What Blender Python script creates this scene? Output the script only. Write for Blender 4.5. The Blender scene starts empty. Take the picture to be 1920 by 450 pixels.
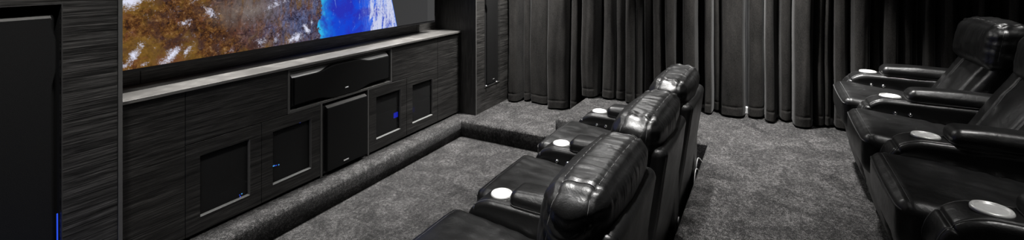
import bpy, bmesh, math, random
from mathutils import Vector, Matrix, noise

S = bpy.context.scene
COL = S.collection
R = math.radians

# ------------------------------------------------------------------ frame geometry
FPX = 900.0                       # focal length in pixels of the 1920 x 450 frame
HZ = -65.0                        # horizon row
TH = math.atan(488.0 / 900.0)
CT, ST = math.cos(TH), math.sin(TH)
H = 1.72                          # eye height over the front floor
Z1, Z2 = 0.165, 0.33              # step and platform heights
YF, YB = 2.90, 3.22               # joinery front, screen wall
XL, XR = 1.117, 4.19              # inner sides of the two speaker columns
CEIL = 2.8

def y_on_x(px, x):                # where the sight line of a column meets the plane X = x
    t = (px - 960.0) / FPX
    return x * (ST - CT * t) / (CT + ST * t)

# ------------------------------------------------------------------ materials
def new_mat(name):
    m = bpy.data.materials.new(name); m.use_nodes = True
    nt = m.node_tree
    return m, nt, nt.nodes['Principled BSDF']

def node(nt, t, **kw):
    n = nt.nodes.new(t)
    for k, v in kw.items(): setattr(n, k, v)
    return n

def ramp(nt, src, stops):
    r = node(nt, 'ShaderNodeValToRGB')
    el = r.color_ramp.elements
    while len(el) > len(stops): el.remove(el[-1])
    while len(el) < len(stops): el.new(0.5)
    for e, (p, c) in zip(el, stops):
        e.position = p
        e.color = (c, c, c, 1) if isinstance(c, (int, float)) else (*c, 1)
    nt.links.new(src, r.inputs[0])
    return r

def tex_noise(nt, vec, scale, detail=3, rough=0.55, dist=0.0):
    n = node(nt, 'ShaderNodeTexNoise')
    n.inputs['Scale'].default_value = scale; n.inputs['Detail'].default_value = detail
    n.inputs['Roughness'].default_value = rough; n.inputs['Distortion'].default_value = dist
    if vec is not None: nt.links.new(vec, n.inputs['Vector'])
    return n

def mapped(nt, scale=(1, 1, 1), rot=(0, 0, 0)):
    tc = node(nt, 'ShaderNodeTexCoord'); mp = node(nt, 'ShaderNodeMapping')
    mp.inputs['Scale'].default_value = scale; mp.inputs['Rotation'].default_value = rot
    nt.links.new(tc.outputs['Object'], mp.inputs['Vector'])
    return mp.outputs['Vector']

def math_n(nt, op, a, b=None, clamp=False):
    n = node(nt, 'ShaderNodeMath', operation=op); n.use_clamp = clamp
    for i, v in enumerate((a, b)):
        if v is None: continue
        if isinstance(v, (int, float)): n.inputs[i].default_value = v
        else: nt.links.new(v, n.inputs[i])
    return n.outputs[0]

def mix_col(nt, fac, a, b, blend='MIX'):
    n = node(nt, 'ShaderNodeMix', data_type='RGBA', blend_type=blend)
    for i, v in ((0, fac), (6, a), (7, b)):
        if isinstance(v, (int, float)): n.inputs[i].default_value = v
        elif isinstance(v, tuple): n.inputs[i].default_value = (*v, 1)
        else: nt.links.new(v, n.inputs[i])
    return n.outputs[2]

def bump(nt, bs, h, strength, dist):
    b = node(nt, 'ShaderNodeBump'); b.inputs['Strength'].default_value = strength
    b.inputs['Distance'].default_value = dist
    nt.links.new(h, b.inputs['Height']); nt.links.new(b.outputs[0], bs.inputs['Normal'])
    return b

def plain(name, col, rough=0.5, metal=0.0, spec=0.5):
    m, nt, b = new_mat(name)
    n = tex_noise(nt, mapped(nt), 60, 2)
    r = ramp(nt, n.outputs[0], [(0.3, tuple(c * 0.92 for c in col)), (0.7, tuple(min(1, c * 1.08) for c in col))])
    nt.links.new(r.outputs[0], b.inputs['Base Color'])
    b.inputs['Roughness'].default_value = rough; b.inputs['Metallic'].default_value = metal
    b.inputs['Specular IOR Level'].default_value = spec
    return m

def emissive(name, col, strength):
    m, nt, b = new_mat(name)
    b.inputs['Base Color'].default_value = (0.01, 0.01, 0.01, 1)
    b.inputs['Emission Color'].default_value = (*col, 1); b.inputs['Emission Strength'].default_value = strength
    return m

def wood(name, vertical=False, rough=0.42, lo=0.006, hi=0.05):
    m, nt, b = new_mat(name)
    v = mapped(nt, (260, 260, 5.0) if vertical else (5.0, 5.0, 260))
    wob = tex_noise(nt, mapped(nt, (7, 7, 1.2) if vertical else (1.2, 1.2, 7)), 1.0, 2)
    va = node(nt, 'ShaderNodeVectorMath', operation='MULTIPLY_ADD')
    nt.links.new(wob.outputs['Color'], va.inputs[0])
    va.inputs[1].default_value = (3, 3, 0) if vertical else (0, 0, 3)
    nt.links.new(v, va.inputs[2])
    fine = tex_noise(nt, va.outputs[0], 1.0, 4, 0.7)
    wide = tex_noise(nt, mapped(nt, (34, 34, .5) if vertical else (.5, .5, 34)), 1.0, 3)
    f = math_n(nt, 'ADD', math_n(nt, 'MULTIPLY', fine.outputs[0], 0.87), math_n(nt, 'MULTIPLY', wide.outputs[0], 0.13))
    tint = lambda k: (k * 1.04, k, k * .95)
    r = ramp(nt, f, [(0.42, tint(lo)), (0.53, tint(lo + (hi - lo) * .30)), (0.66, tint(hi))])
    nt.links.new(r.outputs[0], b.inputs['Base Color'])
    b.inputs['Roughness'].default_value = rough
    b.inputs['Specular IOR Level'].default_value = 0.4
    bump(nt, b, f, 0.4, 0.0012)
    return m

def leather(name):
    m, nt, b = new_mat(name)
    v = mapped(nt)
    grain = node(nt, 'ShaderNodeTexVoronoi'); grain.inputs['Scale'].default_value = 380
    nt.links.new(v, grain.inputs['Vector'])
    cr = tex_noise(nt, v, 16, 5, 0.62, 1.6)
    ridge = math_n(nt, 'ABSOLUTE', math_n(nt, 'SUBTRACT', tex_noise(nt, mapped(nt, (1.6, .7, 1)), 19, 4, 0.6, 0.9).outputs[0], 0.5))
    hgt = math_n(nt, 'ADD', math_n(nt, 'ADD', math_n(nt, 'MULTIPLY', grain.outputs[0], 0.07), cr.outputs[0]), math_n(nt, 'MULTIPLY', ridge, 0.9))
    bump(nt, b, hgt, 0.20, 0.008)
    b.inputs['Base Color'].default_value = (0.0055, 0.0055, 0.0055, 1)
    rr = ramp(nt, tex_noise(nt, v, 9, 3).outputs[0], [(0.3, 0.31), (0.7, 0.43)])
    nt.links.new(rr.outputs[0], b.inputs['Roughness'])
    b.inputs['Specular IOR Level'].default_value = 0.65
    return m

def carpet(name):
    m, nt, b = new_mat(name)
    v = mapped(nt)
    sp = tex_noise(nt, v, 210, 3, 0.75)
    md = tex_noise(nt, v, 48, 3, 0.6)
    big = tex_noise(nt, v, 5.5, 5, 0.7, 1.0)
    f = math_n(nt, 'ADD', math_n(nt, 'MULTIPLY', sp.outputs[0], 0.56),
               math_n(nt, 'ADD', math_n(nt, 'MULTIPLY', md.outputs[0], 0.22), math_n(nt, 'MULTIPLY', big.outputs[0], 0.22)))
    r = ramp(nt, f, [(0.40, (0.0015, 0.0015, 0.0015)), (0.50, (0.022, 0.0213, 0.021)), (0.60, (0.165, 0.159, 0.157))])
    nt.links.new(r.outputs[0], b.inputs['Base Color'])
    b.inputs['Roughness'].default_value = 0.95; b.inputs['Specular IOR Level'].default_value = 0.1
    b.inputs['Sheen Weight'].default_value = 0.08; b.inputs['Sheen Roughness'].default_value = 0.5
    bump(nt, b, f, 1.0, 0.012)
    return m

def velvet(name):
    m, nt, b = new_mat(name)
    v = mapped(nt, (1, 1, .25))
    n1 = tex_noise(nt, v, 300, 2, 0.7); n2 = tex_noise(nt, mapped(nt, (1, 1, .35)), 9, 3)
    f = math_n(nt, 'ADD', math_n(nt, 'MULTIPLY', n1.outputs[0], 0.6), math_n(nt, 'MULTIPLY', n2.outputs[0], 0.4))
    r = ramp(nt, f, [(0.34, (0.004, 0.0038, 0.0036)), (0.66, (0.034, 0.032, 0.0295))])
    nt.links.new(r.outputs[0], b.inputs['Base Color'])
    b.inputs['Roughness'].default_value = 0.9; b.inputs['Specular IOR Level'].default_value = 0.15
    b.inputs['Sheen Weight'].default_value = 0.06; b.inputs['Sheen Roughness'].default_value = 0.4
    bump(nt, b, f, 0.4, 0.004)
    return m

def grille_cloth(name, base=0.0045):
    m, nt, b = new_mat(name)
    n = tex_noise(nt, mapped(nt), 420, 2, 0.7)
    r = ramp(nt, n.outputs[0], [(0.35, base * .6), (0.7, base * 2.2)])
    nt.links.new(r.outputs[0], b.inputs['Base Color'])
    b.inputs['Roughness'].default_value = 0.75; b.inputs['Specular IOR Level'].default_value = 0.2
    bump(nt, b, n.outputs[0], 0.4, 0.001)
    return m

def mesh_cloth(name):
    m, nt, b = new_mat(name)
    n = tex_noise(nt, mapped(nt), 500, 2, 0.7)
    r = ramp(nt, n.outputs[0], [(0.35, 0.010), (0.7, 0.034)])
    nt.links.new(r.outputs[0], b.inputs['Base Color'])
    b.inputs['Roughness'].default_value = 0.8; b.inputs['Specular IOR Level'].default_value = 0.2
    b.inputs['Alpha'].default_value = 0.55
    return m

def screen_picture(name):
    """A photograph of the earth from orbit shown on the screen: land, clouds, sea, limb, dark space."""
    m, nt, b = new_mat(name)
    tc = node(nt, 'ShaderNodeTexCoord'); sx = node(nt, 'ShaderNodeSeparateXYZ')
    mp = node(nt, 'ShaderNodeMapping'); k = 3.12 / 3.06
    mp.inputs['Scale'].default_value = (k, k, k); mp.inputs['Location'].default_value = (0, 0, 1.72 * (1 - k))
    nt.links.new(tc.outputs['Object'], mp.inputs['Vector']); nt.links.new(mp.outputs[0], sx.inputs[0])
    X, Z = sx.outputs[0], sx.outputs[2]
    vec = mp.outputs[0]
    mul = lambda p, q, c=False: math_n(nt, 'MULTIPLY', p, q, c)
    add = lambda p, q, c=False: math_n(nt, 'ADD', p, q, c)
    sub = lambda p, q, c=False: math_n(nt, 'SUBTRACT', p, q, c)
    rmp = lambda src, st: ramp(nt, src, st).outputs[0]
    def tn(scale, det, ro=.7, di=.5, v=None): return tex_noise(nt, v if v is not None else vec, scale, det, ro, di).outputs[0]
    n_big, n_mid, n_fine, n_dot = tn(6, 4, .6), tn(20, 8, .8, .6), tn(60, 5, .8), tn(120, 3, .8)
    n_mix = add(mul(n_mid, .6), mul(n_fine, .4))
    land = rmp(n_mix, [(0.40, (0.008, 0.004, 0.005)), (0.465, (0.042, 0.015, 0.006)), (0.525, (0.12, 0.047, 0.011)), (0.585, (0.23, 0.115, 0.036)), (0.67, (0.48, 0.36, 0.24))])
    land = mix_col(nt, rmp(n_big, [(0.40, .85), (0.52, 0.0)]), land, mix_col(nt, n_fine, (0.012, 0.006, 0.010), (0.10, 0.045, 0.03)))
    land = mix_col(nt, rmp(tn(5, 4), [(0.48, 0.0), (0.62, 0.6)]), land, mix_col(nt, n_mix, (0.10, 0.04, 0.004), (0.32, 0.19, 0.03)))
    land = mix_col(nt, rmp(tn(8.3, 3), [(0.54, 0.0), (0.66, 0.6)]), land, mix_col(nt, n_mix, (0.07, 0.015, 0.006), (0.26, 0.10, 0.045)))

    def blob(x, z, rx, rz, tilt=0.0):
        c, q = math.cos(tilt), math.sin(tilt)
        dx = sub(X, x); dz = sub(Z, z)
        a = math_n(nt, 'DIVIDE', add(mul(dx, c), mul(dz, q)), rx)
        e = math_n(nt, 'DIVIDE', sub(mul(dz, c), mul(dx, q)), rz)
        return sub(1.0, math_n(nt, 'SQRT', add(mul(a, a), mul(e, e))), True)
    # violet and grey tracts toward the coast, drawn out in slanting streaks
    t = node(nt, 'ShaderNodeMapRange'); nt.links.new(add(add(X, mul(n_big, .7)), mul(Z, .5)), t.inputs[0])
    t.inputs[1].default_value = 2.86; t.inputs[2].default_value = 3.30
    strk = tn(1.0, 6, .75, .6, mapped(nt, (17, 1, 5), (0, 0.45, 0)))
    land = mix_col(nt, mul(t.outputs[0], rmp(strk, [(0.38, 0.1), (0.58, 0.95)])), land,
                   mix_col(nt, rmp(n_mix, [(0.42, 0.0), (0.60, 1.0)]), (0.008, 0.006, 0.024), (0.13, 0.16, 0.32)))
    g = mul(blob(2.02, 1.42, .34, .15), rmp(strk, [(0.38, .3), (0.6, 1)]))
    land = mix_col(nt, mul(g, 1.1, True), land, mix_col(nt, n_mix, (0.03, 0.02, 0.02), (0.33, 0.27, 0.23)))
    # cloud patches
    cl = None
    for x, z, rx, rz, tl, w_ in ((1.315, 1.52, .20, .06, .30, 1.7), (1.345, 1.22, .035, .10, -.55, 1.5), (1.30, 1.17, .04, .03, 0, 1.2), (1.53, 1.185, .10, .045, .75, 1.7), (1.62, 1.20, .045, .025, .9, 1.4),
                                 (1.76, 1.415, .10, .05, -.9, 1.1), (1.61, 1.375, .06, .03, .4, 1.1), (2.10, 1.185, .05, .045, 0, 1.1), (2.22, 1.20, .04, .07, -.4, 1.0), (2.38, 1.18, .10, .045, .3, 1.7),
                                 (2.47, 1.235, .035, .07, .6, 1.5), (2.515, 1.285, .02, .05, .2, 1.2), (2.20, 1.44, .16, .04, .3, .8), (1.40, 1.165, .05, .02, .3, 1.1), (1.88, 1.165, .05, .03, .3, .7)):
        k = mul(blob(x, z, rx, rz, tl), w_)
        cl = k if cl is None else math_n(nt, 'MAXIMUM', cl, k)
    cn = add(mul(tn(17, 8, .75, 1.2, mapped(nt, (1, 1, 1), (0, .5, 0))), .6), mul(n_dot, .4))
    cl = rmp(add(cn, mul(cl, .155)), [(0.585, 0.0), (0.65, .45), (0.74, 1.0)])
    land = mix_col(nt, cl, land, (0.72, 0.74, 0.90))
    # sea: cyan shallows by the coast, deep blue, cloud streaks by the limb
    wob = mul(sub(tn(9, 6, .7), 0.5), 0.17)
    zz = sub(Z, 1.16)
    coast = add(add(sub(X, 2.60), wob), mul(zz, 0.02))
    sea = rmp(mul(add(coast, mul(wob, .3)), 1.25, True),
              [(0.0, (0.03, 0.50, 0.78)), (0.06, (0.005, 0.20, 0.74)), (0.18, (0.004, 0.06, 0.62)), (0.42, (0.004, 0.045, 0.62)), (0.7, (0.004, 0.12, 0.78)), (1.0, (0.005, 0.17, 0.80))])
    sea = mix_col(nt, rmp(n_big, [(0.44, 0.0), (0.60, .75)]), sea, (0.020, 0.018, 0.40))
    st = tn(1.0, 7, .75, .6, mapped(nt, (26, 1, 5), (0, -0.22, 0)))
    edge_x = add(add(X, mul(zz, .10)), mul(sub(st, .5), .22))
    near = rmp(mul(sub(edge_x, 3.02), 2.0, True), [(0.0, 0.0), (0.20, .10), (0.30, 1.0), (1.0, 1.0)])
    f2 = mul(near, rmp(add(mul(st, .65), mul(n_fine, .35)), [(0.42, 0.0), (0.53, 1.0)]))
    sea = mix_col(nt, f2, sea, mix_col(nt, n_fine, (0.38, 0.46, 0.72), (0.78, 0.78, 0.92)))
    wisp = rmp(add(mul(tn(1.0, 6, .75, .6, mapped(nt, (24, 1, 7), (0, 0.45, 0))), .7), mul(n_fine, .3)), [(0.575, 0.0), (0.66, 0.75)])
    sea = mix_col(nt, wisp, sea, (0.25, 0.42, 0.90))
    col = mix_col(nt, math_n(nt, 'GREATER_THAN', coast, 0.0), land, sea)
    limb = add(add(sub(X, 3.467), mul(zz, 0.25)), mul(mul(zz, zz), 0.1))
    lv = add(mul(limb, 12.0), 0.5, True)
    sky = rmp(lv, [(0.0, (0.04, 0.25, 1.0)), (0.46, (0.04, 0.25, 1.0)), (0.5, (0.03, 0.12, 0.5)), (0.53, (0.035, 0.035, 0.036)), (1.0, (0.035, 0.035, 0.036))])
    col = mix_col(nt, rmp(lv, [(0.40, 0.0), (0.46, .7), (0.49, 1.0)]), col, sky)
    col = mix_col(nt, mul(math_n(nt, 'GREATER_THAN', X, 3.93), .35), col, (0.075, 0.075, 0.075))
    b.inputs['Base Color'].default_value = (0.004, 0.004, 0.004, 1); b.inputs['Roughness'].default_value = 0.9
    b.inputs['Specular IOR Level'].default_value = 0.05
    nt.links.new(col, b.inputs['Emission Color']); b.inputs['Emission Strength'].default_value = 1.0
    return m

M = {}
M['wood'] = wood('charcoal_oak', False, 0.45, 0.005, 0.066); M['wood_v'] = wood('charcoal_oak_upright', True, 0.42, 0.006, 0.04)
M['wood_dark'] = wood('charcoal_oak_dark', False, 0.45, 0.012, 0.15)
M['wood_pale'] = wood('charcoal_oak_column', False, 0.38, 0.006, 0.10)
M['counter'] = wood('charcoal_oak_counter', False, 0.32, 0.09, 0.19)
M['counter'].node_tree.nodes['Principled BSDF'].inputs['Specular IOR Level'].default_value = 0.8
M['edge_dim'] = plain('oak_edging_dim', (0.03, 0.029, 0.028), 0.5)
M['lip'] = plain('lip_highlight', (0.20, 0.20, 0.195), 0.4)  # light reflected by the door sills, put into the colour
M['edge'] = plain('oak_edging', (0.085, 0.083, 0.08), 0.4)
M['leather'] = leather('black_leather')
M['leather_dull'] = plain('black_lining', (0.006, 0.006, 0.006), 0.7)
M['thread'] = plain('stitch_thread', (0.10, 0.10, 0.10), 0.65)
M['edge_highlight'] = plain('seat_edge_highlight', (0.05, 0.05, 0.05), 0.45)  # grey tone for light on the seat's front edge
M['carpet'] = carpet('charcoal_carpet'); M['velvet'] = velvet('black_velvet')
M['cloth'] = grille_cloth('grille_cloth'); M['mesh'] = mesh_cloth('door_mesh')
M['gloss'] = plain('gloss_black', (0.008, 0.008, 0.008), 0.28)
M['satin'] = plain('satin_speaker_body', (0.014, 0.014, 0.014), 0.38, 0.0, 0.5)
M['bevel'] = plain('bevel_highlight', (0.85, 0.85, 0.84), 0.35, 0.2, 0.6)  # highlight on a speaker's top chamfer, put into a pale colour
M['silver'] = plain('silver_badge', (0.6, 0.6, 0.6), 0.35, 0.6)
M['chrome'] = plain('chrome', (0.8, 0.8, 0.8), 0.15, 1.0)
M['cup_rim'] = plain('cup_rim_metal', (0.92, 0.92, 0.9), 0.35, 0.35)
M['cup_in'] = plain('cup_floor', (0.62, 0.62, 0.61), 0.5)
M['wall'] = plain('dark_wall_paint', (0.02, 0.02, 0.021), 0.8)
M['white_wood'] = plain('pale_skirting', (0.6, 0.6, 0.6), 0.6)
M['device'] = plain('device_black', (0.012, 0.012, 0.013), 0.4)
M['cable'] = plain('pale_cable', (0.42, 0.42, 0.42), 0.5)
M['cable_dark'] = plain('dark_cable', (0.02, 0.02, 0.02), 0.5)
M['led_blue'] = emissive('blue_led', (0.03, 0.10, 1.0), 4.0)
M['led_cyan'] = emissive('cyan_led', (0.1, 0.45, 1.0), 3.0)
M['display'] = emissive('blue_display', (0.01, 0.03, 1.0), 1.6)
M['dim'] = emissive('dim_violet_display', (0.02, 0.01, 0.5), 0.16)
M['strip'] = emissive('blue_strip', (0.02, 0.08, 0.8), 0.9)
M['lens'] = emissive('lamp_lens', (1.0, 0.97, 0.92), 6.0)
M['white'] = plain('white_trim', (0.7, 0.7, 0.7), 0.5)
M['picture'] = screen_picture('earth_picture')

# ------------------------------------------------------------------ object helpers
def link(name, me, mat, parent=None, smooth=False):
    o = bpy.data.objects.new(name, me); COL.objects.link(o)
    if mat: me.materials.append(M[mat])
    if parent: o.parent = parent
    if smooth:
        for p in me.polygons: p.use_smooth = True
    return o

def tag(o, label, cat, group=None):
    o['label'] = label; o['category'] = cat
    if group: o['group'] = group
    return o

def thing(name, label, cat, loc=(0, 0, 0), group=None):
    o = bpy.data.objects.new(name, None); COL.objects.link(o)
    o.empty_display_size = 0.1; o.location = loc
    return tag(o, label, cat, group)

class MB:
    def __init__(s): s.bm = bmesh.new()
    def box(s, x0, x1, y0, y1, z0, z1, bev=0.0, seg=1):
        t = bmesh.new(); bmesh.ops.create_cube(t, size=1)
        for v in t.verts:
            v.co = Vector(((x0 + x1) / 2 + v.co.x * (x1 - x0), (y0 + y1) / 2 + v.co.y * (y1 - y0), (z0 + z1) / 2 + v.co.z * (z1 - z0)))
        if bev > 0: bmesh.ops.bevel(t, geom=t.edges[:], offset=bev, segments=seg, affect='EDGES', profile=0.5)
        return s.add(t)
    def add(s, t):
        me = bpy.data.meshes.new('t'); t.to_mesh(me); t.free(); s.bm.from_mesh(me); bpy.data.meshes.remove(me); return s
    def prism(s, pts, axis, a0, a1, bev=0.0, seg=2, top_only=False):
        """Polygon in the two other axes, extruded along axis from a0 to a1."""
        t = bmesh.new()
        def co(p, a): return {'x': (a, p[0], p[1]), 'y': (p[0], a, p[1]), 'z': (p[0], p[1], a)}[axis]
        v0 = [t.verts.new(co(p, a0)) for p in pts]; v1 = [t.verts.new(co(p, a1)) for p in pts]
        t.faces.new(v0[::-1]); f1 = t.faces.new(v1)
        n = len(pts)
        for i in range(n): t.faces.new((v0[i], v0[(i + 1) % n], v1[(i + 1) % n], v1[i]))
        bmesh.ops.recalc_face_normals(t, faces=t.faces[:])
        if bev > 0:
            ed = list(f1.edges) if top_only else t.edges[:]
            bmesh.ops.bevel(t, geom=ed, offset=bev, segments=seg, affect='EDGES', profile=0.5)
        return s.add(t)
    def lathe(s, prof, n=40, loc=(0, 0, 0), axis='z'):
        t = bmesh.new(); rings = []
        for r, z in prof:
            if r < 1e-6: rings.append([t.verts.new((0, 0, z))])
            else: rings.append([t.verts.new((r * math.cos(2 * math.pi * i / n), r * math.sin(2 * math.pi * i / n), z)) for i in range(n)])
        for a, b in zip(rings, rings[1:]):
            for i in range(n):
                j = (i + 1) % n
                if len(a) == 1 and len(b) == 1: continue
                if len(a) == 1: t.faces.new((a[0], b[j], b[i]))
                elif len(b) == 1: t.faces.new((a[i], a[j], b[0]))
                else: t.faces.new((a[i], a[j], b[j], b[i]))
        bmesh.ops.recalc_face_normals(t, faces=t.faces[:])
        if axis == '-x': bmesh.ops.rotate(t, verts=t.verts[:], cent=(0, 0, 0), matrix=Matrix.Rotation(-math.pi / 2, 3, 'Y'))
        bmesh.ops.translate(t, verts=t.verts[:], vec=loc)
        return s.add(t)
    def tube(s, pts, r, n=8):
        pts = [Vector(p) for p in pts]; t = bmesh.new(); rings = []
        up = Vector((0.13, 0.27, 0.95)).normalized()
        for i, p in enumerate(pts):
            d = (pts[min(i + 1, len(pts) - 1)] - pts[max(i - 1, 0)]).normalized()
            a = d.cross(up)
            if a.length < 1e-3: a = d.cross(Vector((1, 0, 0)))
            a.normalize(); b = d.cross(a)
            rings.append([t.verts.new(p + r * (math.cos(2 * math.pi * k / n) * a + math.sin(2 * math.pi * k / n) * b)) for k in range(n)])
        for a, b in zip(rings, rings[1:]):
            for k in range(n): t.faces.new((a[k], a[(k + 1) % n], b[(k + 1) % n], b[k]))
        t.faces.new(rings[0][::-1]); t.faces.new(rings[-1])
        bmesh.ops.recalc_face_normals(t, faces=t.faces[:])
        return s.add(t)
    def done(s, name, mat, parent=None, smooth=False, origin=None):
        me = bpy.data.meshes.new(name)
        if origin: bmesh.ops.translate(s.bm, verts=s.bm.verts[:], vec=-Vector(origin))
        s.bm.to_mesh(me); s.bm.free()
        o = link(name, me, mat, parent, smooth)
        if origin: o.location = origin
        return o

def struct(o): o['kind'] = 'structure'; return o

def smoothpath(cps, n=10):
    P = [Vector(p) for p in cps]; out = []
    for i in range(len(P) - 1):
        p0, p1, p2, p3 = P[max(i - 1, 0)], P[i], P[i + 1], P[min(i + 2, len(P) - 1)]
        for k in range(n):
            t = k / n
            out.append(0.5 * ((2 * p1) + (p2 - p0) * t + (2 * p0 - 5 * p1 + 4 * p2 - p3) * t * t + (3 * p1 - p0 - 3 * p2 + p3) * t ** 3))
    out.append(P[-1]); return out

# a padded block: rounded box with puffed faces, seam grooves, wrinkles, then a free-form deform
class Pad:
    def __init__(s, half, r, puff=(0, 0, 0), deform=None, disp=None):
        s.h = half; s.r = r; s.puff = puff; s.deform = deform; s.disp = disp
    def at(s, v, off=0.0):
        h, r = s.h, s.r
        inn = Vector([max(-(h[i] - r), min(h[i] - r, v[i])) for i in range(3)])
        n = Vector(v) - inn
        n = n.normalized() if n.length > 1e-9 else Vector((0, 0, 1))
        q = [max(0.0, 1 - (v[i] / h[i]) ** 2) for i in range(3)]
        a = off
        for i in range(3):
            w = 1.0
            for j in range(3):
                if j != i: w *= q[j]
            a += s.puff[i] * abs(n[i]) * w
        if s.disp: a += s.disp(Vector(v), n)
        p = inn + n * (r + a)
        return s.deform(p) if s.deform else p
    def coords(s, i, step):
        h, r = s.h[i], s.r
        k = 5; outs = [math.tan(math.pi / 4 * j / k) * r for j in range(1, k + 1)]
        m = max(2, int(round(2 * (h - r) / step)))
        mid = [-(h - r) + 2 * (h - r) * j / m for j in range(m + 1)]
        return [-(h - r) - o for o in reversed(outs)] + mid + [(h - r) + o for o in outs]
    def mesh(s, name, step=0.02):
        bm = bmesh.new(); cache = {}
        C3 = [s.coords(i, step) for i in range(3)]
        def vert(v):
            k = tuple(round(c, 6) for c in v)
            if k not in cache: cache[k] = bm.verts.new(s.at(v))
            return cache[k]
        for ax in range(3):
            a, b = [i for i in range(3) if i != ax]
            for sg in (-1, 1):
                for i in range(len(C3[a]) - 1):
                    for j in range(len(C3[b]) - 1):
                        q = []
                        for di, dj in ((0, 0), (1, 0), (1, 1), (0, 1)):
                            v = [0, 0, 0]; v[ax] = sg * s.h[ax]; v[a] = C3[a][i + di]; v[b] = C3[b][j + dj]
                            q.append(vert(v))
                        try: bm.faces.new(q)
                        except ValueError: pass
        bmesh.ops.recalc_face_normals(bm, faces=bm.faces[:])
        me = bpy.data.meshes.new(name); bm.to_mesh(me); bm.free()
        return me
    def line(s, cps, off=0.0005, n=14):
        """Straight runs over the unrounded block, carried onto the finished surface."""
        out = []
        for a, b in zip(cps, cps[1:]):
            for k in range(n):
                t = k / n
                out.append(s.at([a[i] + (b[i] - a[i]) * t for i in range(3)], off))
        out.append(s.at(cps[-1], off)); return out

def nz(x, y, z): return noise.noise(Vector((x, y, z)))
def groove(u, u0, w, d): return -d * math.exp(-((u - u0) / w) ** 2)

# ------------------------------------------------------------------ recliner
def y_back(z): return -0.687 - 0.147 * (z - 0.49)

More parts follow.
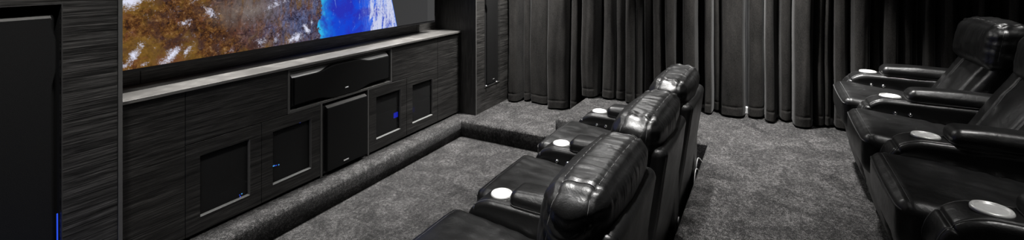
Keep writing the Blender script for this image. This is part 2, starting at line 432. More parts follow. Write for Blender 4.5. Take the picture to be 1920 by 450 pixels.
def recliner(label, loc, group, seed, buttons=True, near_arm=False):
    root = thing('recliner', label, 'recliner', loc, group)
    so = seed * 13.7; pk = .35 if seed == 1 else 1.0
    # carcass on four feet
    mb = MB(); mb.box(-.27, .27, -.58, .07, .035, .36, .02, 2); mb.done('base', 'leather_dull', root)
    for sx in (-1, 1):
        for yy in (-.53, .0):
            MB().lathe([(0, 0), (.022, 0), (.026, .036), (0, .036)], 16, (sx * .23, yy, 0)).done('foot', 'device', root)
    # footrest panel in front
    def fd(p):
        q = Vector(p); q.z += .26; q.y += .155 - (.5 - q.z) * .2; return q
    fp = Pad((.283, .042, .20), .035, (0, .012, 0), fd, lambda v, n: .004 * nz(v.x * 9 + so, v.z * 14, so) * abs(n.y) + .004 * math.exp(-((abs(v.x) - .27) / .03) ** 2) * math.sin(v.z * 190))
    link('footrest', fp.mesh('footrest', .02), 'leather', root, True)
    # seat cushion
    def sd(p):
        q = Vector(p); q.z += .435 + .035 * (q.y / .35); q.y += -.135; return q
    def sdisp(v, n):
        w = abs(n.z)
        a = w * (.005 * nz(v.x * 6 + so, v.y * 9, 1.3) + .003 * nz(v.x * 26 + so, v.y * 8, 5.1))
        a += w * .004 * math.sin(v.y * 60 + 9 * nz(v.x * 3 + so, v.y * 3, 0)) * max(0, 1 - abs(v.y + .05) / .25) * max(0, abs(v.x) / .28 - .1)
        a += groove(v.y, .315, .006, .004) * max(0, n.z)
        return a
    sp = Pad((.286, .352, .098), .05, (.0, .012, .022), sd, sdisp)
    st = link('seat_cushion', sp.mesh('seat_cushion', .016), 'leather', root, True)
    MB().tube(sp.line([(-.28, .352, .062), (.28, .352, .062)], .0015, 40), .0034, 6).done('edge_highlight', 'edge_highlight', st, True)  # grey line painted for light caught on the stitched front edge
    MB().tube(sp.line([(-.262, .315, .098), (.262, .315, .098)], .0008, 40), .0011, 5).done('stitching', 'thread', st, True)
    # back cushion with two upright seams
    def bd(p):
        q = Vector(p); z = .65 + q.z; f = (q.y / .10 + 1) / 2
        yf = -.285 - .60 * (z - .5); yb = y_back(z) + .07
        q.z = z; q.y = yb + (yf - yb) * f; return q
    def bdisp(v, n):
        w = max(0, n.y); a = 0
        for s in (-1, 1): a += groove(v.x, s * .15, .010, .018) * w
        a += w * .012 * math.cos(v.x / .15 * math.pi) * .5
        a += w * (.006 * nz(v.x * 8 + so, v.z * 8, 3.3) + .006 * nz(v.x * 5, v.z * 34 + so, 7.7) * max(0, v.z / .24))
        return a
    bp = Pad((.284, .10, .245), .05, (0, .02, .0), bd, bdisp)
    bk = link('backrest', bp.mesh('backrest', .016), 'leather', root, True)
    for s in (-1, 1):
        MB().tube(bp.line([(s * .158, .10, -.22), (s * .158, .10, .22)], .001, 30), .0016, 5).done('stitching', 'thread', bk, True)
    # headrest pillow: a middle band runs over the top and down both ends, puffy panels front and rear
    def hd(p):
        q = Vector(p)
        q.y -= .16 * q.z
        q.z += .932 - .012 * (q.x / .3) ** 2; q.y += -.600 + (.05 if seed == 6 else 0); return q
    BW = .056
    def hdisp(v, n):
        top = max(0, min(1, (n.z + .5) / .6)); end = abs(n.x); band = math.exp(-(v.y / (BW * 1.15)) ** 4)
        a = 0
        fold = nz(v.x * 34 + 3.0 * nz(v.y * 6, v.x * 5, so) + so, v.y * 4, 2.0)
        a += (0.0036 * fold + .0028 * nz(v.x * 95 + so, v.y * 8, v.z * 6 + 4)) * top * (1 - end) * (.55 + .45 * band)
        a += .004 * nz(v.x * 6 + so, v.y * 8, v.z * 8) + .0022 * nz(v.x * 22 + so, v.y * 22, v.z * 22)
        rim = max(0, n.z) + end * (1 if v.z > -.1 else .3)
        for y0 in (-BW, BW): a += groove(v.y, y0, .006, .0075) * min(1, rim)
        for s in (-1, 1): a += groove(v.x, s * .238, .005, .0045) * max(0, n.z) * band
        # gathered corners where the cross seam meets the band
        for s in (-1, 1):
            for y0 in (-BW, BW):
                d = (Vector(v) - Vector((s * .236, y0, .122))).length
                a += pk * (-.011 * math.exp(-(d / .014) ** 2) + .006 * math.exp(-((d - .032) / .014) ** 2))
        a += .0045 * math.sin(v.z * 105 + 7 * nz(v.y * 9, v.z * 5, so)) * end * max(0, 1 - abs(v.z) / .12)
        return a
    hp = Pad((.300, .102, .128), .062, (.022, .026, .012), hd, hdisp)
    hr = link('headrest', hp.mesh('headrest', .006), 'leather', root, True)
    for y0 in (-BW, BW):
        MB().tube(hp.line([(-.300, y0, -.06), (-.300, y0, .128), (.300, y0, .128), (.300, y0, -.06)], .0022, 44), .0014, 5).done('stitching', 'thread', hr, True)
    for s in (-1, 1):
        MB().tube(hp.line([(s * .238, BW, .128), (s * .238, -BW, .128)], .0022, 24), .0013, 5).done('stitching', 'thread', hr, True)
    # outer back
    def kd(p):
        q = Vector(p); q.z += .51; q.y += y_back(q.z) + .0425; return q
    kp = Pad((.287, .043, .43), .041, (0, .004, 0), kd, lambda v, n: .003 * nz(v.x * 7 + so, v.z * 7, 2.2) + groove(abs(v.x), .262, .005, .004) * (abs(n.y) + max(0, n.z)))
    ks = link('back_shell', kp.mesh('back_shell', .02), 'leather', root, True)
    for s in (-1, 1):
        MB().tube(kp.line([(s * .262, -.043, .2), (s * .262, -.043, .43), (s * .262, .043, .43), (s * .262, .043, .3)], .0008, 14), .0013, 5).done('stitching', 'thread', ks, True)
    # arms
    def arm(x0, btn):
        def ad(p):
            q = Vector(p); q.z += .32; q.y += -.26
            rr = .15; a, b = (q.y - (.16 - rr)) / rr, (q.z - (.62 - rr)) / rr
            if a > 0 and b > 0:
                k = max(a, b) / math.hypot(a, b)
                q.y = .16 - rr + a * k * rr; q.z = .62 - rr + b * k * rr
            if q.z < .47: q.y -= (.47 - q.z) * .16 * max(0, min(1, (q.y + .3) / .4))
            q.x += x0; return q
        def adisp(v, n):
            return .0025 * nz(v.x * 8 + so + x0 * 9, v.y * 10, v.z * 10) - .003 * math.exp(-((abs(v.x) - .066) / .005) ** 2) * max(0, max(n.z, n.y))
        ap = Pad((.086, .42, .30), .03, (.006, 0, .003), ad, adisp)
        ar = link('armrest', ap.mesh('armrest', .017), 'leather', root, True)
        for s in (-1, 1):
            MB().tube(ap.line([(s * .066, .42, -.25), (s * .066, .42, .30), (s * .066, -.2, .30)], .0010, 50), .0018, 5).done('stitching', 'thread', ar, True)
        def pd(p):
            q = Vector(p); q.x += x0; q.y += -.285; q.z += .635; return q
        pp = Pad((.080, .215, .048), .042, (.0, .0, .010), pd, lambda v, n: .003 * nz(v.x * 9 + so, v.y * 9, v.z * 9) + groove(v.z, -.012, .006, .004) * (1 - abs(n.z)))
        pad = link('arm_pad', pp.mesh('arm_pad', .015), 'leather', ar, True)
        MB().tube(pp.line([(-.080, -.2, -.012), (-.080, .215, -.012), (.080, .215, -.012), (.080, -.2, -.012)], .0010, 30), .0018, 5).done('stitching', 'thread', pad, True) 
        c = MB().lathe([(.0, .6235), (.041, .6245), (.043, .628), (.046, .6315), (.050, .6305), (.0525, .626), (.053, .619), (0, .619)], 48, (x0, 0, 0)).done('cup_holder', 'cup_rim', ar, True)
        c['label'] = 'silver cup holder ring'
        i = MB().lathe([(0, .6262), (.038, .6262), (.0405, .6250), (.0405, .6225), (0, .6225)], 40, (x0, 0, 0)).done('cup_floor', 'cup_in', c, True)
        if btn:
            for yy in (-.008, -.076):
                k = MB().lathe([(0, .012), (.006, .0115), (.0095, .008), (.0105, .002), (.013, 0), (.013, -.008), (0, -.008)], 20, (x0 - .089, yy, .548), '-x').done('button', 'chrome', ar, True)
                k['label'] = 'round chrome button'
        return ar
    arm(.37, buttons)
    if near_arm: arm(-.37, False)
    return root

F1, F2 = 'front row recliners', 'back row recliners'
recliner('black leather front row recliner in foreground, nearest of its row', (1.63, 1.14, 0), F1, 1, False, True)
recliner('middle black leather recliner of the front row', (2.37, 1.14, 0), F1, 2)
recliner('black leather front row recliner farthest off, beside the carpeted step by the curtains', (3.11, 1.14, 0), F1, 3)
recliner('black leather back row recliner at bottom right corner, nearest of its row', (2.41, -.605, Z2), F2, 4, False, True)
recliner('middle black leather recliner of the back row on the raised platform', (3.15, -.605, Z2), F2, 5)
recliner('black leather back row recliner next to the curtains with its headrest in full view', (3.89, -.605, Z2), F2, 6)

# ------------------------------------------------------------------ room shell
XW, XN, YR = 5.04, -1.6, -1.95
def shell(name, b, mat): struct(MB().box(*b).done(name, mat))
shell('ceiling', (XN - .1, XW + .1, YR - .1, YB + .1, CEIL, CEIL + .1), 'wall')
shell('wall_left', (XN - .1, XN, YR, YB, -.1, CEIL), 'wall')
shell('wall_right', (XW, XW + .1, YR, YB, -.1, CEIL), 'wall')
shell('wall_back', (XN, XW, YR - .1, YR, -.1, CEIL), 'wall')
o = MB()
xs = [XN, 0.4, 1.42, 3.88, XW]
for a, b in zip(xs, xs[1:]): o.box(a + .0015, b - .0015, YB, YB + .1, -.1, CEIL, .002)
struct(o.done('wall_front', 'wood_dark'))
shell('floor', (XN, XW, YR, YB, -.1, 0), 'carpet')
def slab(name, pts, z0, z1, bev):
    o = struct(MB().prism(pts, 'z', z0, z1, bev, 5, True).done(name, 'carpet', None, True)); return o
XE = 4.0
slab('carpeted_platform', [(XN, YR), (XW, YR), (XW, 1.73), (XE + .02, 1.73), (XE + .02, .445), (XN, .445)], 0, Z2, .022)
slab('carpeted_step', [(XE, 1.70), (XW, 1.70), (XW, YB), (XE, YB)], 0, Z1, .022)
slab('carpeted_ledge', [(XN, 2.75), (XE + .05, 2.75), (XE + .05, YB), (XN, YB)], 0, Z1 - .002, .03)
struct(MB().box(XW - .045, XW, YR, 1.72, Z2, Z2 + .06, .004).done('baseboard_right', 'white_wood'))

# ------------------------------------------------------------------ joinery under the screen
def panel(mb, x0, x1, z0, z1, y=YF, t=.018): mb.box(x0 + .0015, x1 - .0015, y, y + t, z0 + .0015, z1 - .0015, .0015)

ZB, ZD, ZT = .182, .705, 1.013
def plain_unit(x0, x1, label):
    u = thing('end_cabinet', label, 'cabinet', ((x0 + x1) / 2, YF, Z1))
    L = Vector(u.location)
    mb = MB(); mb.box(x0 + .01, x1 - .01, YF + .02, YB - .01, ZB, ZT - .002)
    mb.box(x0 + .01, x1 - .01, YF + .05, YB - .01, Z1, ZB)
    o = mb.done('carcass', 'wood_dark', u); o.location = -L
    mb = MB(); panel(mb, x0, x1, ZB, ZT - .004); o = mb.done('front_panel', 'wood', u); o.location = -L
plain_unit(XL + .002, 1.497, 'plain dark oak cabinet panel beside the left speaker column')
plain_unit(3.81, XR - .002, 'plain dark oak cabinet panel beside the right speaker column')

def frame_door(u, L, x0, x1, w):
    z0, z1 = ZB, ZD - .002; a0, a1, b0, b1 = x0 + w, x1 - w, z0 + .088, z1 - .082
    d = 0.0015
    t = bmesh.new()
    def ring(xa, xb, za, zb, y): return [t.verts.new(p) for p in ((xa, y, za), (xb, y, za), (xb, y, zb), (xa, y, zb))]
    r = [ring(x0 + d, x1 - d, z0 + d, z1 - d, YF + .018), ring(x0 + d, x1 - d, z0 + d, z1 - d, YF + .001), ring(x0 + d + .001, x1 - d - .001, z0 + d + .001, z1 - d - .001, YF),
         ring(a0, a1, b0, b1, YF), ring(a0 + .005, a1 - .005, b0 + .005, b1 - .005, YF + .012), ring(a0 + .005, a1 - .005, b0 + .005, b1 - .005, YF + .018)]
    for p, q in zip(r, r[1:]):
        for i in range(4): t.faces.new((p[i], p[(i + 1) % 4], q[(i + 1) % 4], q[i]))
    p, q = r[-1], r[0]
    for i in range(4): t.faces.new((p[i], p[(i + 1) % 4], q[(i + 1) % 4], q[i]))
    bmesh.ops.recalc_face_normals(t, faces=t.faces[:])
    mb = MB(); mb.add(t); o = mb.done('door', 'wood', u); o.location = -L
    mb = MB(); mb.box(a0 + .004, a1 - .004, YF + .0185, YF + .0205, b0 + .004, b1 - .004)
    g = mb.done('mesh_panel', 'mesh', o); g['label'] = 'black mesh panel'
    return o, (a0, a1, b0, b1)

def door_unit(x0, xm, x1, fx0, fx1, label):
    u = thing('media_cabinet', label, 'cabinet', ((x0 + x1) / 2, YF, Z1)); L = Vector(u.location)
    mb = MB()
    mb.box(x0 + .002, x0 + .018, YF + .021, YB - .01, ZB, ZD); mb.box(x1 - .018, x1 - .002, YF + .021, YB - .01, ZB, ZD)
    mb.box(xm - .009, xm + .009, YF + .021, YB - .01, ZB, ZD)
    mb.box(x0 + .002, x1 - .002, YF + .021, YB - .01, ZB, ZB + .018); mb.box(x0 + .002, x1 - .002, YF + .021, YB - .01, ZD - .02, ZD - .002)
    mb.box(x0 + .002, x1 - .002, YB - .016, YB - .01, ZB, ZD)
    mb.box(x0 + .002, x1 - .002, YF + .05, YB - .01, Z1, ZB)
    mb.box(fx0 + .002, fx1 - .002, YF + .02, YB - .01, ZD, ZT - .002)
    o = mb.done('carcass', 'leather_dull', u); o.location = -L
    mb = MB(); panel(mb, fx0, fx1, ZD, ZT - .004); o = mb.done('top_panel', 'wood', u); o.location = -L
    for a, b in ((x0, xm), (xm, x1)):
        d, (a0, a1, b0, b1) = frame_door(u, L, a, b, .079)
        lp = MB()                 # slim paler lips: reflected light painted on the sill, and the far jamb's edge
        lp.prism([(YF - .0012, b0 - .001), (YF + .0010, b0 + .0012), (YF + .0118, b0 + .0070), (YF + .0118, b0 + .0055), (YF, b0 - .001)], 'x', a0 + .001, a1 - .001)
        lo = lp.done('sill_highlight', 'lip', d); lo['label'] = 'pale lip for light reflected by the sill'
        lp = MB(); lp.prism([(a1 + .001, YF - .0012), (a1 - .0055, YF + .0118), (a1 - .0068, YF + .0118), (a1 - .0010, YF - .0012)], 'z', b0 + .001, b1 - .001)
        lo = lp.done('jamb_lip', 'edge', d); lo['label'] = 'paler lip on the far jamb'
    return u
door_unit(1.497, 1.955, 2.413, 1.497, 2.144, 'dark oak cabinet with two mesh doors left of the subwoofer')
door_unit(2.897, 3.355, 3.81, 3.166, 3.81, 'dark oak cabinet with two mesh doors right of the subwoofer')

# niche unit for centre speaker and subwoofer
u = thing('speaker_niche', 'dark oak surround framing the centre speaker and subwoofer openings', 'cabinet', (2.655, YF, Z1)); L = Vector(u.location)
mb = MB()
mb.box(2.145, 2.163, YF - .001, YB - .02, .705, ZT - .003, .001); mb.box(3.147, 3.165, YF - .001, YB - .02, .705, ZT - .003, .001)
mb.box(2.163, 3.147, YF - .001, YB - .02, .704, .722, .001); mb.box(2.163, 3.147, YF - .001, YB - .02, .992, ZT - .003, .001)
mb.box(2.4145, 2.432, YF - .001, YB - .02, Z1, .704, .001); mb.box(2.878, 2.8955, YF - .001, YB - .02, Z1, .704, .001)
o = mb.done('frame', 'edge', u); o.location = -L
mb = MB(); mb.box(2.145, 3.165, YB - .02, YB - .01, Z1, ZT - .003); o = mb.done('back_panel', 'leather_dull', u); o.location = -L

o = MB().box(XL + .002, XR - .002, YF - .02, YB - .002, ZT, 1.031, .0015).done('counter', 'counter')
tag(o, 'long dark oak counter top below the projection screen', 'counter')

# ------------------------------------------------------------------ speakers
def wave(s, s0, w):               # 0 at the ends, 1 in the middle of the bulge
    d = abs(s - s0)
    if d < w * .35: return 1.0
    if d > w: return 0.0
    t = (d - w * .35) / (w * .65); return 0.5 + 0.5 * math.cos(math.pi * t)

def wavy_speaker(root, Ld, Wd, dep, ch, s0, w, upright, front):
    """Cabinet with chamfered front edges and a grille whose long edges swell over the chamfer."""
    half = Wd / 2
    prof = [(-half, dep), (-half, ch), (-half + ch, 0), (half - ch, 0), (half, ch), (half, dep)]
    mb = MB()
    if upright: mb.prism([(p[0], front + p[1]) for p in prof], 'z', 0, Ld)
    else: mb.prism([(front + p[1], p[0] + half) for p in prof], 'x', -Ld / 2, Ld / 2)
    body = mb.done('speaker_body', 'satin', root)
    N = 60; a = []; b = []
    for i in range(N + 1):
        s = i / N
        k = wave(s, s0, w) * (ch - .002); e = half - ch + k
        pos = .012 + (Ld - .024) * s if upright else -Ld / 2 + .012 + (Ld - .024) * s
        a.append((pos, -e)); b.append((pos, e))
    t = bmesh.new()
    lay = []
    for y, sh in ((front + ch * .9, 0), (front - .012, 0), (front - .017, .005)):
        row = []
        for lst, sg in ((a, 1), (b[::-1], -1)):
            for p, q in lst:
                e = q + sg * sh
                row.append(t.verts.new((e, y, p)) if upright else t.verts.new((p, y, half + e)))
        lay.append(row)
    n = len(lay[0])
    for p, q in zip(lay, lay[1:]):
        for i in range(n): t.faces.new((p[i], p[(i + 1) % n], q[(i + 1) % n], q[i]))
    for i in range(N):            # front skin
        q = lay[-1]; t.faces.new((q[i], q[i + 1], q[n - 2 - i], q[n - 1 - i]))
    bmesh.ops.recalc_face_normals(t, faces=t.faces[:])
    mb = MB(); mb.add(t); g = mb.done('grille', 'cloth', root); g['label'] = 'black cloth grille'
    return body, g

def badge(root, x, y, z, w, h):
    mb = MB(); mb.box(x - w / 2, x + w / 2, y - .003, y, z - h / 2, z + h / 2, .001)
    o = mb.done('badge', 'silver', root); o['label'] = 'small silver badge'

c = thing('center_speaker', 'long black centre speaker with wavy grille in the niche under the counter', 'speaker', (2.657, YF, .722))
wavy_speaker(c, .945, .252, .26, .032, .5, .30, False, .012); badge(c, 0.0, -.0045, .055, .034, .009)
o = MB().prism([(.0105, .2200), (.044, .2535), (.044, .2525), (.0115, .2195)], 'x', -.4715, .4715).done('top_edge_highlight', 'bevel', c); o['label'] = 'bevelled top edge painted bright as if lit'  # strip carries the top chamfer's highlight in its colour

c = thing('subwoofer', 'square black subwoofer standing in the low niche on the carpet', 'speaker', (2.657, YF, Z1))
MB().box(-.212, .208, .012, .29, .012, .515, .006, 2).done('speaker_body', 'satin', c)
g = MB().prism([(-.197, .030), (.200, .030), (.200, .500), (-.197, .500)], 'y', -.020, .014, .005, 2).done('grille', 'cloth', c); g['label'] = 'flat black front grille'
o = MB().prism([(-.017, .5003), (.012, .5153), (.012, .5140), (-.016, .4990)], 'x', -.194, .198).done('top_edge_highlight', 'edge', c); o['label'] = 'bevelled top edge painted paler as if lit'  # paler strip for light caught on the top edge
badge(c, -.02, -.0195, .062, .050, .010)
for x in (-.17, .17):
    for y in (.04, .25): MB().lathe([(0, 0), (.018, 0), (.018, .014), (0, .014)], 16, (x, y, 0)).done('foot', 'device', c)

def column(x0, x1, o0, o1, zb, zt, label):
    """Square oak column with a tall speaker recess in its front."""
    YC = 2.70; Z0 = Z1
    u = thing('speaker_column', label, 'column', ((x0 + x1) / 2, YC, Z0)); L = Vector(u.location)
    mb = MB(); y0, y1 = YC + .004, YC + .022
    mb.box(x0 + .018, o0, y0, y1, Z0, CEIL, .001); mb.box(o1, x1 - .018, y0, y1, Z0, CEIL, .001)
    mb.box(o0, o1, y0, y1, Z0, zb, .001); mb.box(o0, o1, y0, y1, zt, CEIL, .001)
    o = mb.done('front_panel', 'wood_pale', u); o.location = -L
    for a, b in ((x0, x0 + .0175), (x1 - .0175, x1)):
        o = MB().box(a, b, YC, YB - .003, Z0, CEIL, .0012).done('side_panel', 'wood_v', u); o.location = -L
        o = MB().box(a, b, YC - .0015, YC, Z0, CEIL, .0005).done('edge_strip', 'edge', u); o.location = -L
    mb = MB(); e = .005
    mb.box(o0 - .012, o0, y1, YB - .05, zb - .012, zt + .012); mb.box(o1, o1 + .012, y1, YB - .05, zb - .012, zt + .012)
    mb.box(o0, o1, y1, YB - .05, zb - .012, zb); mb.box(o0, o1, y1, YB - .05, zt, zt + .012); mb.box(o0, o1, YB - .06, YB - .05, zb, zt)
    o = mb.done('recess_lining', 'leather_dull', u); o.location = -L
    mb = MB()
    for a, b in ((o0 - .004, o0), (o1, o1 + .004)): mb.box(a, b, YC + .001, YC + .005, zb - .004, zt + .004)
    mb.box(o0, o1, YC + .001, YC + .005, zt, zt + .004); mb.box(o0, o1, YC + .001, YC + .005, zb - .004, zb)
    o = mb.done('opening_edge', 'edge_dim', u); o.location = -L
    return u
column(XL - .75, XL, .576, .896, .30, 1.552, 'charcoal oak column in the left foreground holding a tall speaker')
column(XR, XR + .75, 4.372, 4.692, .415, 1.552, 'charcoal oak column at the corner by the curtains holding a tall speaker')

def tower(x, zb, label, hgt, wid, feet, yy=2.712):
    c = thing('tower_speaker', label, 'speaker', (x, yy, zb))
    wavy_speaker(c, hgt, wid, .30, .016, .86, .12, True, .012)
    for o in c.children:
        o.location.z = .008 if feet else .0
    badge(c, .03, -.0045, .05, .03, .008)
    if not feet:
        o = MB().prism([(-.004, hgt - .016), (.012, hgt - .002), (.012, hgt - .004), (-.003, hgt - .0185)], 'x', -wid / 2 + .018, wid / 2 - .018).done('top_edge_highlight', 'edge', c); o['label'] = 'bevelled top edge painted paler as if lit'  # light on the tower's top edge, painted as a paler strip
    if feet:
        for fx in (-.135, .082):
            f = MB().lathe([(0, .004), (.007, .004), (.009, .010), (.006, .018), (0, .018)], 16, (fx, -.012, -.002)).done('foot', 'silver', c, True); f['label'] = 'silver foot'
        MB().box(-.135, .13, -.005, .20, 0, .008, .001).done('plinth', 'device', c)
    return c
tower(.742, .301, 'tall black speaker at the left picture edge recessed in the left column', 1.205, .284, False)
tower(4.535, .416, 'tall slim black speaker recessed in the column near the curtains', 1.08, .235, True)
o = MB().tube([(.889, 2.722, .31), (.889, 2.722, .5), (.8885, 2.722, .645)], .0026, 8).done('blue_streak', 'strip')  # glowing tube standing in for a blue streak beside the speaker
tag(o, 'thin glowing blue streak at the right edge of the left speaker', 'light')

# ------------------------------------------------------------------ devices behind the mesh doors
def device(name, label, x0, x1, z1, lights):
    z0 = ZB + .0185; y0 = YF + .046
    c = thing(name, label, 'device', ((x0 + x1) / 2, y0, z0)); L = Vector(c.location)
    o = MB().box(x0, x1, y0, y0 + .2, z0 + .008, z1, .004, 2).done('case', 'device', c); o.location = -L
    for a in (x0 + .03, x1 - .03):
        for b in (y0 + .03, y0 + .17):
            o = MB().lathe([(0, 0), (.012, 0), (.012, .01), (0, .01)], 12, (a, b, z0)).done('foot', 'device', c); o.location = -L
    for nm, x, z, w, h, mt in lights:
        o = MB().box(x - w / 2, x + w / 2, y0 - .002, y0 + .001, z - h / 2, z + h / 2, .0008).done(nm, mt, c); o.location = -L
        o['label'] = 'lit blue ' + nm.replace('_', ' ')
    return c
device('media_player', 'low black media player with blue lights behind the leftmost mesh door', 1.56, 1.90, .335,
       [('indicator_light', 1.842, .262, .008, .008, 'led_blue'), ('indicator_light', 1.852, .277, .008, .006, 'led_cyan'), ('indicator_light', 1.838, .275, .005, .005, 'led_blue')])
device('amplifier', 'tall black amplifier with tiny blue lights behind the mesh door beside the subwoofer', 2.0, 2.36, .64,
       [('indicator_light', 2.277, .605, .007, .007, 'led_blue'), ('indicator_light', 2.073, .372, .014, .008, 'led_cyan'), ('indicator_light', 2.110, .366, .008, .007, 'led_cyan'), ('indicator_light', 2.09, .369, .012, .004, 'led_blue')])
device('av_receiver', 'black receiver with bright blue square display behind the third mesh door', 2.95, 3.325, .45,
       [('display', 3.262, .388, .054, .046, 'display')])
device('disc_player', 'black player with faint violet display behind the rightmost mesh door', 3.40, 3.76, .43,
       [('display', 3.495, .372, .05, .045, 'dim')])

# ------------------------------------------------------------------ projection screen
SX0, SX1, SZ0, SZ1, SY = 1.255, 3.968, 1.155, 2.31, 3.06
c = thing('projection_screen', 'wide projection screen showing brown land and blue sea from space', 'screen', ((SX0 + SX1) / 2, SY, SZ0)); L = Vector(c.location)
o = MB().box(SX0, SX1, SY, SY + .004, SZ0, SZ1).done('picture', 'picture', c); o.location = -L; o['label'] = 'picture of earth seen from orbit'
mb = MB()
mb.box(SX0, SX1 + .012, SY + .005, SY + .04, SZ0 - .018, SZ0 + .04); mb.box(SX0, SX1, SY + .005, SY + .04, SZ1 - .04, SZ1)
mb.box(SX0, SX0 + .04, SY + .005, SY + .04, SZ0 + .04, SZ1 - .04); mb.box(SX1 - .04, SX1, SY + .005, SY + .04, SZ0 + .04, SZ1 - .04)
o = mb.done('frame', 'device', c); o.location = -L
mb = MB()
for x in (1.8, 3.4): mb.box(x - .05, x + .05, SY + .04, YB, 1.3, 2.1)
o = mb.done('wall_bracket', 'device', c); o.location = -L

# ------------------------------------------------------------------ curtains
def curtain(name, label, folds, zbot, group, seed):
    """folds: (left px, right px, reach) of every forward fold at its hem, from left to right in the photograph."""
    XB = 4.965
    cp = []
    ys = [(y_on_x(a, 4.80), y_on_x(b, 4.80), r * 1.35 + .01) for a, b, r in folds]
    for i, (ya, yb, r) in enumerate(ys):
        w = ya - yb; xf = XB - r
        if i == 0: cp.append((ya + .002, XB - .02))
        cp += [(ya - .04 * w, xf + r * .30), (ya - .16 * w, xf + .006), (ya - .50 * w, xf - .004), (ya - .84 * w, xf + .010), (yb + .04 * w, xf + r * .34)]
        if i < len(ys) - 1:
            yn = ys[i + 1][0]; g = yb - yn
            if g > .07:
                cp += [(yb - .22 * g, XB - .004), (yb - .5 * g, XB - .012), (yn + .22 * g, XB - .002)]
            else: cp.append(((yb + yn) / 2, XB - max(0.0, .03 - g)))
        else: cp.append((yb - .002, XB - .02))
    pts = smoothpath([(p[0], p[1], 0) for p in cp], 7)
    zt = CEIL
    zs = [zbot, zbot + .004, zbot + .03, zbot + .06, zbot + .078, zbot + .084, zbot + .090, zbot + .11] + [zbot + .15 + (zt - zbot - .15) * k / 34 for k in range(35)]
    bm = bmesh.new(); rows = []
    for z in zs:
        row = []; hz_ = (z - zbot)
        for k, p in enumerate(pts):
            y, x = p.x, p.y
            f = max(0.0, min(1.0, (hz_ - .3) / 2.0))
            depth = (XB - x)
            sway = .016 * nz(y * 2.3 + seed, z * 1.1, 0.5) + .006 * nz(y * 9 + seed, z * 2.2, 3.5)
            sway *= (1.15 - f)
            dx = depth * (.12 * nz(y * 4 + seed, z * 1.4, 7.0) - .08 * f) + .013 * nz(y * 14, z * 1.1, seed) + .007 * nz(y * 30, z * 1.8, seed) + .003 * nz(y * 24, z * 14, seed)
            hem = 0.0
            if abs(hz_ - .084) < .001: hem = .002
            elif hz_ < .079: hem = -.002
            zz = z
            if hz_ < .12: zz += (.010 * nz(y * 6 + seed, 0, 1.7) + .004 + .028 * max(0.0, 1 - depth / .10)) * (1 - hz_ / .12)
            row.append(bm.verts.new((x - dx + hem, y + sway, zz)))
        rows.append(row)
    for a, b in zip(rows, rows[1:]):
        for i in range(len(a) - 1): bm.faces.new((a[i], b[i], b[i + 1], a[i + 1]))
    bmesh.ops.recalc_face_normals(bm, faces=bm.faces[:])
    me = bpy.data.meshes.new(name); bm.to_mesh(me); bm.free()
    o = link(name, me, 'velvet', None, True)
    s = o.modifiers.new('cloth', 'SOLIDIFY'); s.thickness = .005; s.offset = 0
    tag(o, label, 'curtain', group)
    return o
CG = 'black curtains along the right wall'
curtain('curtain', 'short black velvet curtain left of the corner step, hanging to the low carpet',
        [(951, 970, .125), (974, 984, .05), (987, 1022, .07), (1026, 1064, .14), (1067, 1081, .09)], Z1 + .012, CG, 1)
curtain('curtain', 'black velvet curtain behind the front row headrests with many narrow folds',
        [(1089, 1118, .13), (1127, 1150, .09), (1152, 1169, .08), (1172, 1189, .12), (1190, 1199, .08), (1204, 1216, .035), (1222, 1242, .10), (1246, 1266, .12), (1279, 1305, .13),
         (1320, 1334, .12), (1336, 1347, .04), (1350, 1396, .12)], Z2 + .014, CG, 2)
curtain('curtain', 'black velvet curtain between the rows with one broad forward fold',
        [(1402, 1430, .07), (1433, 1452, .12), (1463, 1484, .05), (1487, 1527, .14), (1531, 1548, .07), (1550, 1562, .05)], Z2 + .014, CG, 3)
curtain('curtain', 'black velvet curtain rising behind the back row recliners',
        [(1566, 1590, .07), (1600, 1636, .12), (1641, 1656, .07), (1662, 1690, .12), (1698, 1716, .10), (1720, 1728, .04), (1737, 1758, .12), (1766, 1798, .12), (1806, 1826, .08),
         (1832, 1862, .10), (1870, 1888, .07), (1894, 1930, .11), (1936, 1960, .10)], Z2 + .014, CG, 4)

# ------------------------------------------------------------------ cables behind the front row
def cable(label, cps, r, mat):
    tag(MB().tube(smoothpath(cps, 12), r, 8).done('cable', mat, None, True), label, 'cable', 'cables behind the front row')
cable('pale looped cable behind the farthest front row recliner', [(3.60, .43, .336), (3.57, .448, .372), (3.52, .452, .385), (3.47, .456, .34), (3.45, .462, .20), (3.45, .47, .006)], .0035, 'cable')
cable('pale cable arching up between the front row back and the platform edge', [(3.34, .452, .006), (3.34, .452, .22), (3.36, .452, .30), (3.41, .452, .345), (3.47, .449, .335), (3.50, .447, .30), (3.51, .452, .15), (3.52, .455, .006)], .0035, 'cable')
cable('short pale cable low behind the middle front row recliner', [(2.80, .458, .006), (2.79, .455, .24), (2.77, .453, .325), (2.73, .453, .315), (2.71, .456, .2), (2.70, .46, .006)], .0035, 'cable')

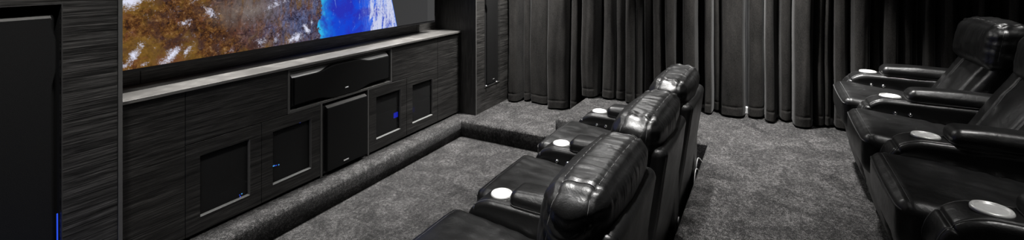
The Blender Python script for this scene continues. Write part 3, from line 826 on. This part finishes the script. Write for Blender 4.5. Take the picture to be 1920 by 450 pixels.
# ------------------------------------------------------------------ lights in the ceiling
def downlight(i, x, y, power, size=.11, spread=115):
    c = thing('downlight', ('round recessed ceiling light over ' + i), 'ceiling light', (x, y, CEIL), 'recessed ceiling lights')
    MB().lathe([(.062, -.001), (.085, -.001), (.085, -.007), (.078, -.010), (.062, -.006), (.062, -.001)], 36).done('trim_ring', 'white', c, True)
    MB().lathe([(0, -.003), (.061, -.003), (.061, -.001), (0, -.001)], 36).done('lens', 'lens', c)
    ld = bpy.data.lights.new('lamp', 'AREA'); ld.shape = 'DISK'; ld.size = size; ld.energy = power; ld.spread = R(spread); ld.color = (1.0, .985, .965)
    lo = bpy.data.objects.new('lamp', ld); COL.objects.link(lo); lo.parent = c; lo.location = (0, 0, -.014)
LIGHTS = [
    ('the corner step', 4.3, 2.25, 56, .11, 90), ('the aisle by the curtains', 4.3, .15, 43, .11, 78), ('the end of the front row by the curtains', 4.45, 1.25, 18, .12, 175),
    ('the curtain end of the back row', 3.95, -.97, 3.5, .11, 60),
    ('the carpet before the middle seats', 2.9, 1.85, 6, .11, 105), ('the carpet before the nearest seat', 1.4, 1.85, 6, .11, 105),
    ('the left end of the counter', 1.6, 2.93, 12.5, .16, 65), ('the middle of the counter', 2.5, 2.93, 12.5, .16, 65), ('the right end of the counter', 3.35, 2.93, 12.5, .16, 60),
    ('the nearest back row seat', 1.8, -.97, 2.2, .11, 50), ('the middle back row seat', 2.9, -.97, 2.2, .11, 50),
    ('the nearest front row seat', 1.45, .62, 7, .11, 50), ('the middle front row seat', 2.3, .62, 7, .11, 50), ('the farthest front row seat', 3.1, .62, 7, .11, 50),
    ('the left speaker column', .7, 1.95, 15, .11, 85)]
for a in LIGHTS: downlight(*a)

c = thing('added_floor_light', 'added blue floor light, out of view by the left column', 'light', (.62, 2.42, 0))  # added lamp, out of view, tints the left side blue
MB().lathe([(0, 0), (.05, 0), (.05, .03), (.042, .04), (0, .04)], 32).done('housing', 'device', c, True)
MB().lathe([(0, .0405), (.038, .0405), (.038, .0415), (0, .0415)], 32).done('lens', 'led_blue', c)
ld = bpy.data.lights.new('lamp', 'AREA'); ld.shape = 'DISK'; ld.size = .07; ld.energy = .7; ld.color = (.12, .28, 1.0)
lo = bpy.data.objects.new('lamp', ld); COL.objects.link(lo); lo.parent = c; lo.location = (0, 0, .05); lo.rotation_euler = (math.pi, 0, 0)

w = bpy.data.worlds.new('World'); S.world = w; w.use_nodes = True
w.node_tree.nodes['Background'].inputs[0].default_value = (.01, .01, .012, 1)

# ------------------------------------------------------------------ camera
cd = bpy.data.cameras.new('Camera'); cam = bpy.data.objects.new('Camera', cd); COL.objects.link(cam)
cam.location = (0, 0, H); cam.rotation_euler = (R(90), 0, -(math.pi / 2 - TH))
cd.sensor_fit = 'HORIZONTAL'; cd.sensor_width = 36; cd.lens = FPX / 1920 * 36; cd.shift_y = (HZ - 225) / 1920; cd.clip_start = .05
S.camera = cam
vs = S.view_settings
S.display_settings.display_device = 'sRGB'
vs.view_transform = 'Standard'; vs.look = 'None'; vs.gamma = 1.0; vs.use_curve_mapping = False; vs.exposure = 0.0
